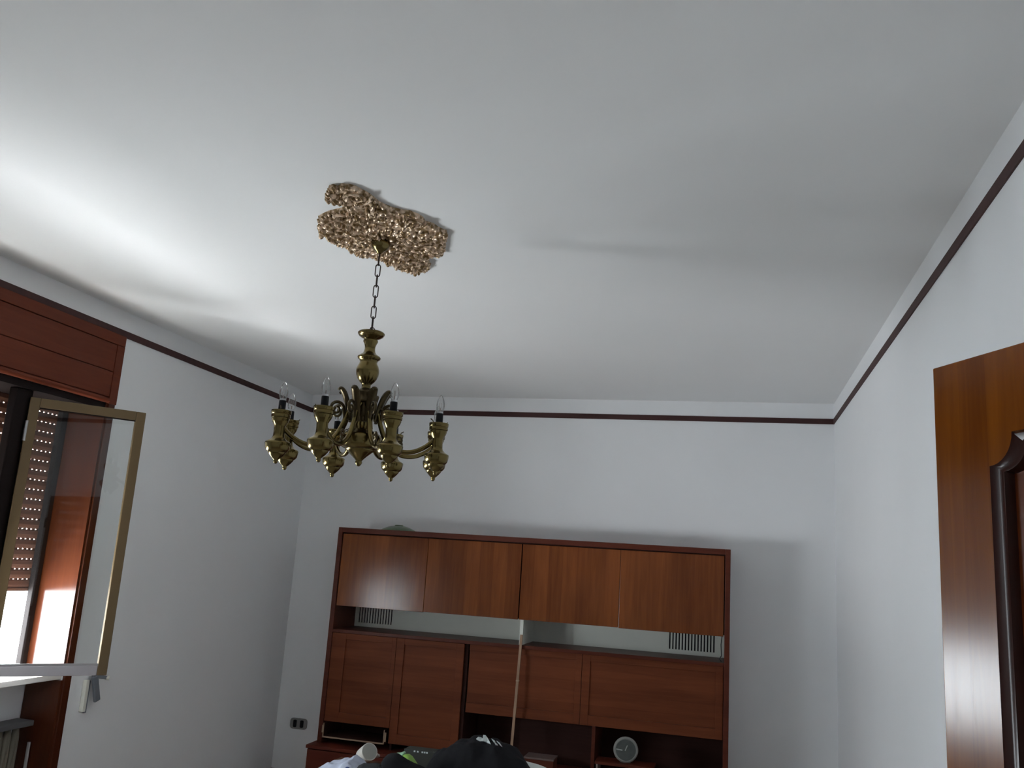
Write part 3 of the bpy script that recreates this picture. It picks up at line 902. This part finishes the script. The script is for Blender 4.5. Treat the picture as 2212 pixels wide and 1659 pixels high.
L_([(.018, 2.353), (.024, 2.347), (.031, 2.341), (.033, 2.336), (.031, 2.330), (.030, 2.312), (.033, 2.307), (.033, 2.300), (.027, 2.294), (.026, 2.270), (.031, 2.262), (.031, 2.250), (.025, 2.243), (.026, 2.232), (.030, 2.224)], 'hub', 'brass_dark')
L_([(.028, 2.2245), (.031, 2.215), (.037, 2.202), (.050, 2.190), (.066, 2.181), (.0745, 2.175), (.0770, 2.168), (.0765, 2.152), (.0750, 2.141), (.070, 2.132), (.062, 2.127), (.053, 2.1235), (.0515, 2.119), (.040, 2.110), (.026, 2.098), (.016, 2.088), (.011, 2.082), (.013, 2.077), (.011, 2.070), (.004, 2.062)], 'bowl')

RA = 0.300
# one arm set in local coordinates: x = radius, z measured from the root at 2.93
ZR = 2.93
def bez(pts, nseg=14):
    # catmull-rom through pts
    P = [Vector(p) for p in pts]; out = []
    P = [P[0]*2-P[1]]+P+[P[-1]*2-P[-2]]
    for i in range(1, len(P)-2):
        for k in range(nseg):
            t = k/nseg
            a, b_, c, d = P[i-1], P[i], P[i+1], P[i+2]
            out.append(.5*((2*b_)+(c-a)*t+(2*a-5*b_+4*c-d)*t*t+(3*b_-a-3*c+d)*t**3))
    out.append(P[-2]); return out
def loc(pts): return [(x, 0, z-ZR) for x, z in pts]
arm_pts = bez([(p[0], 0, p[1]-ZR) for p in [(.028, 2.290), (.056, 2.262), (.072, 2.215), (.100, 2.160), (.150, 2.124), (.205, 2.120), (.255, 2.140), (.292, 2.170)]], 6)
arm_me = MB().tube(arm_pts, .0085, 10).mesh('arm'); arm_me.materials.append(M['brass'])
def spi(cx, cz, r0, a0, turns, hand, rad, n_=26):
    pts = []; rr = []
    for i in range(n_+1):
        t = i/n_; r_ = r0*(1-.80*t); a = a0+hand*2*PI*turns*t
        pts.append((cx+r_*math.cos(a), 0, cz+r_*math.sin(a)-ZR)); rr.append(rad*(1-.35*t))
    return pts, rr
sc_mb = MB()
p_, r_ = spi(.104, 2.262, .030, R(200), 1.35, -1, .0065); sc_mb.tube(p_, r_, 8)
p2 = bez([(.085, 0, 2.185-ZR), (.070, 0, 2.215-ZR), (.072, 0, 2.240-ZR), (.076, 0, 2.255-ZR)], 4); sc_mb.tube(p2, .006, 8)
scroll_me = sc_mb.mesh('scroll'); scroll_me.materials.append(M['brass_dark'])
lf = bez([(.050, 0, 2.225-ZR), (.062, 0, 2.275-ZR), (.078, 0, 2.318-ZR), (.094, 0, 2.338-ZR), (.104, 0, 2.333-ZR)], 5)
leaf_me = MB().tube(lf, [.0045+.0055*math.sin(PI*min(1, (i+1)/len(lf)*1.05)) for i in range(len(lf))], 8, flat=1.7).mesh('leaf'); leaf_me.materials.append(M['brass_dark'])
curl = MB(); p_, r_ = spi(.148, 2.162, .017, R(250), 1.2, 1, .0045); curl.tube(p_, r_, 7)
curl.tube(bez([(.150, 0, 2.126-ZR), (.158, 0, 2.138-ZR), (.150, 0, 2.146-ZR), (.143, 0, 2.146-ZR)], 4), .0045, 7)
curl_me = curl.mesh('curl'); curl_me.materials.append(M['brass_dark'])
def lat(prof, n=20): return MB().lathe([(r, z-ZR) for r, z in prof], (RA, 0, 0), n)
pend_me = lat([(.0195, 2.172), (.019, 2.150), (.0195, 2.137), (.022, 2.129), (.030, 2.121), (.038, 2.1165), (.0435, 2.113), (.0447, 2.109), (.0430, 2.098), (.0405, 2.088), (.0345, 2.0805), (.0300, 2.0780), (.0295, 2.0750), (.0225, 2.066), (.015, 2.058), (.009, 2.053), (.0075, 2.050), (.008, 2.046), (.006, 2.041), (.002, 2.038)], 24).mesh('pendant'); pend_me.materials.append(M['brass'])
cup_me = lat([(.010, 2.224), (.0345, 2.226), (.0355, 2.223), (.0345, 2.214), (.0325, 2.212), (.0340, 2.209), (.0335, 2.201), (.0305, 2.199), (.0312, 2.195), (.0275, 2.185), (.0215, 2.175), (.0200, 2.171)], 24).mesh('drip_cup'); cup_me.materials.append(M['brass'])
sock_me = lat([(.0115, 2.262), (.0125, 2.260), (.0128, 2.224), (.0128, 2.222)], 16).mesh('candle_socket'); sock_me.materials.append(M['black_plastic'])
bulb_me = lat([(.0005, 2.330), (.004, 2.327), (.008, 2.320), (.0125, 2.309), (.0150, 2.298), (.0155, 2.289), (.0145, 2.279), (.0115, 2.270), (.0100, 2.262)], 20).mesh('bulb'); bulb_me.materials.append(M['bulb'])
fil = MB()
fil.tube([(RA, 0, 2.258-ZR), (RA, 0, 2.282-ZR)], .0022, 6).tube([(RA-.004, 0, 2.282-ZR), (RA-.004, 0, 2.300-ZR), (RA+.004, 0, 2.300-ZR), (RA+.004, 0, 2.282-ZR)], .0006, 5)
fil_me = fil.mesh('filament'); fil_me.materials.append(M['pale_edge'])
col_me = lat([(.0112, 2.268), (.0118, 2.262), (.0112, 2.2605)], 16).mesh('bulb_collar'); col_me.materials.append(M['steel'])
wire = MB()
for a in (70, 250):
    dx, dy = math.cos(R(a)), math.sin(R(a))
    P = bez([(RA+.030*dx, .030*dy, 2.224-ZR), (RA+.036*dx, .036*dy, 2.232-ZR), (RA+.043*dx, .043*dy, 2.233-ZR), (RA+.046*dx, .046*dy, 2.237-ZR)], 4)
    wire.tube(P, .0018, 6)
wire_me = wire.mesh('prism_hook'); wire_me.materials.append(M['brass_dark'])
for me in (arm_me, scroll_me, leaf_me, curl_me, pend_me, cup_me, sock_me, bulb_me, fil_me, col_me, wire_me):
    for p in me.polygons: p.use_smooth = True
    try: me.set_sharp_from_angle(angle=R(48))
    except Exception: pass
for kx in range(8):
    a = R(178+45*kx)
    arm = link('arm', arm_me, None, ch, local=True); arm.rotation_euler = (0, 0, a)
    for nm, me in (('scroll', scroll_me), ('leaf', leaf_me), ('curl', curl_me), ('pendant', pend_me), ('drip_cup', cup_me), ('candle_socket', sock_me), ('bulb', bulb_me), ('filament', fil_me), ('bulb_collar', col_me), ('prism_hook', wire_me)):
        link(nm, me, None, arm, local=True)
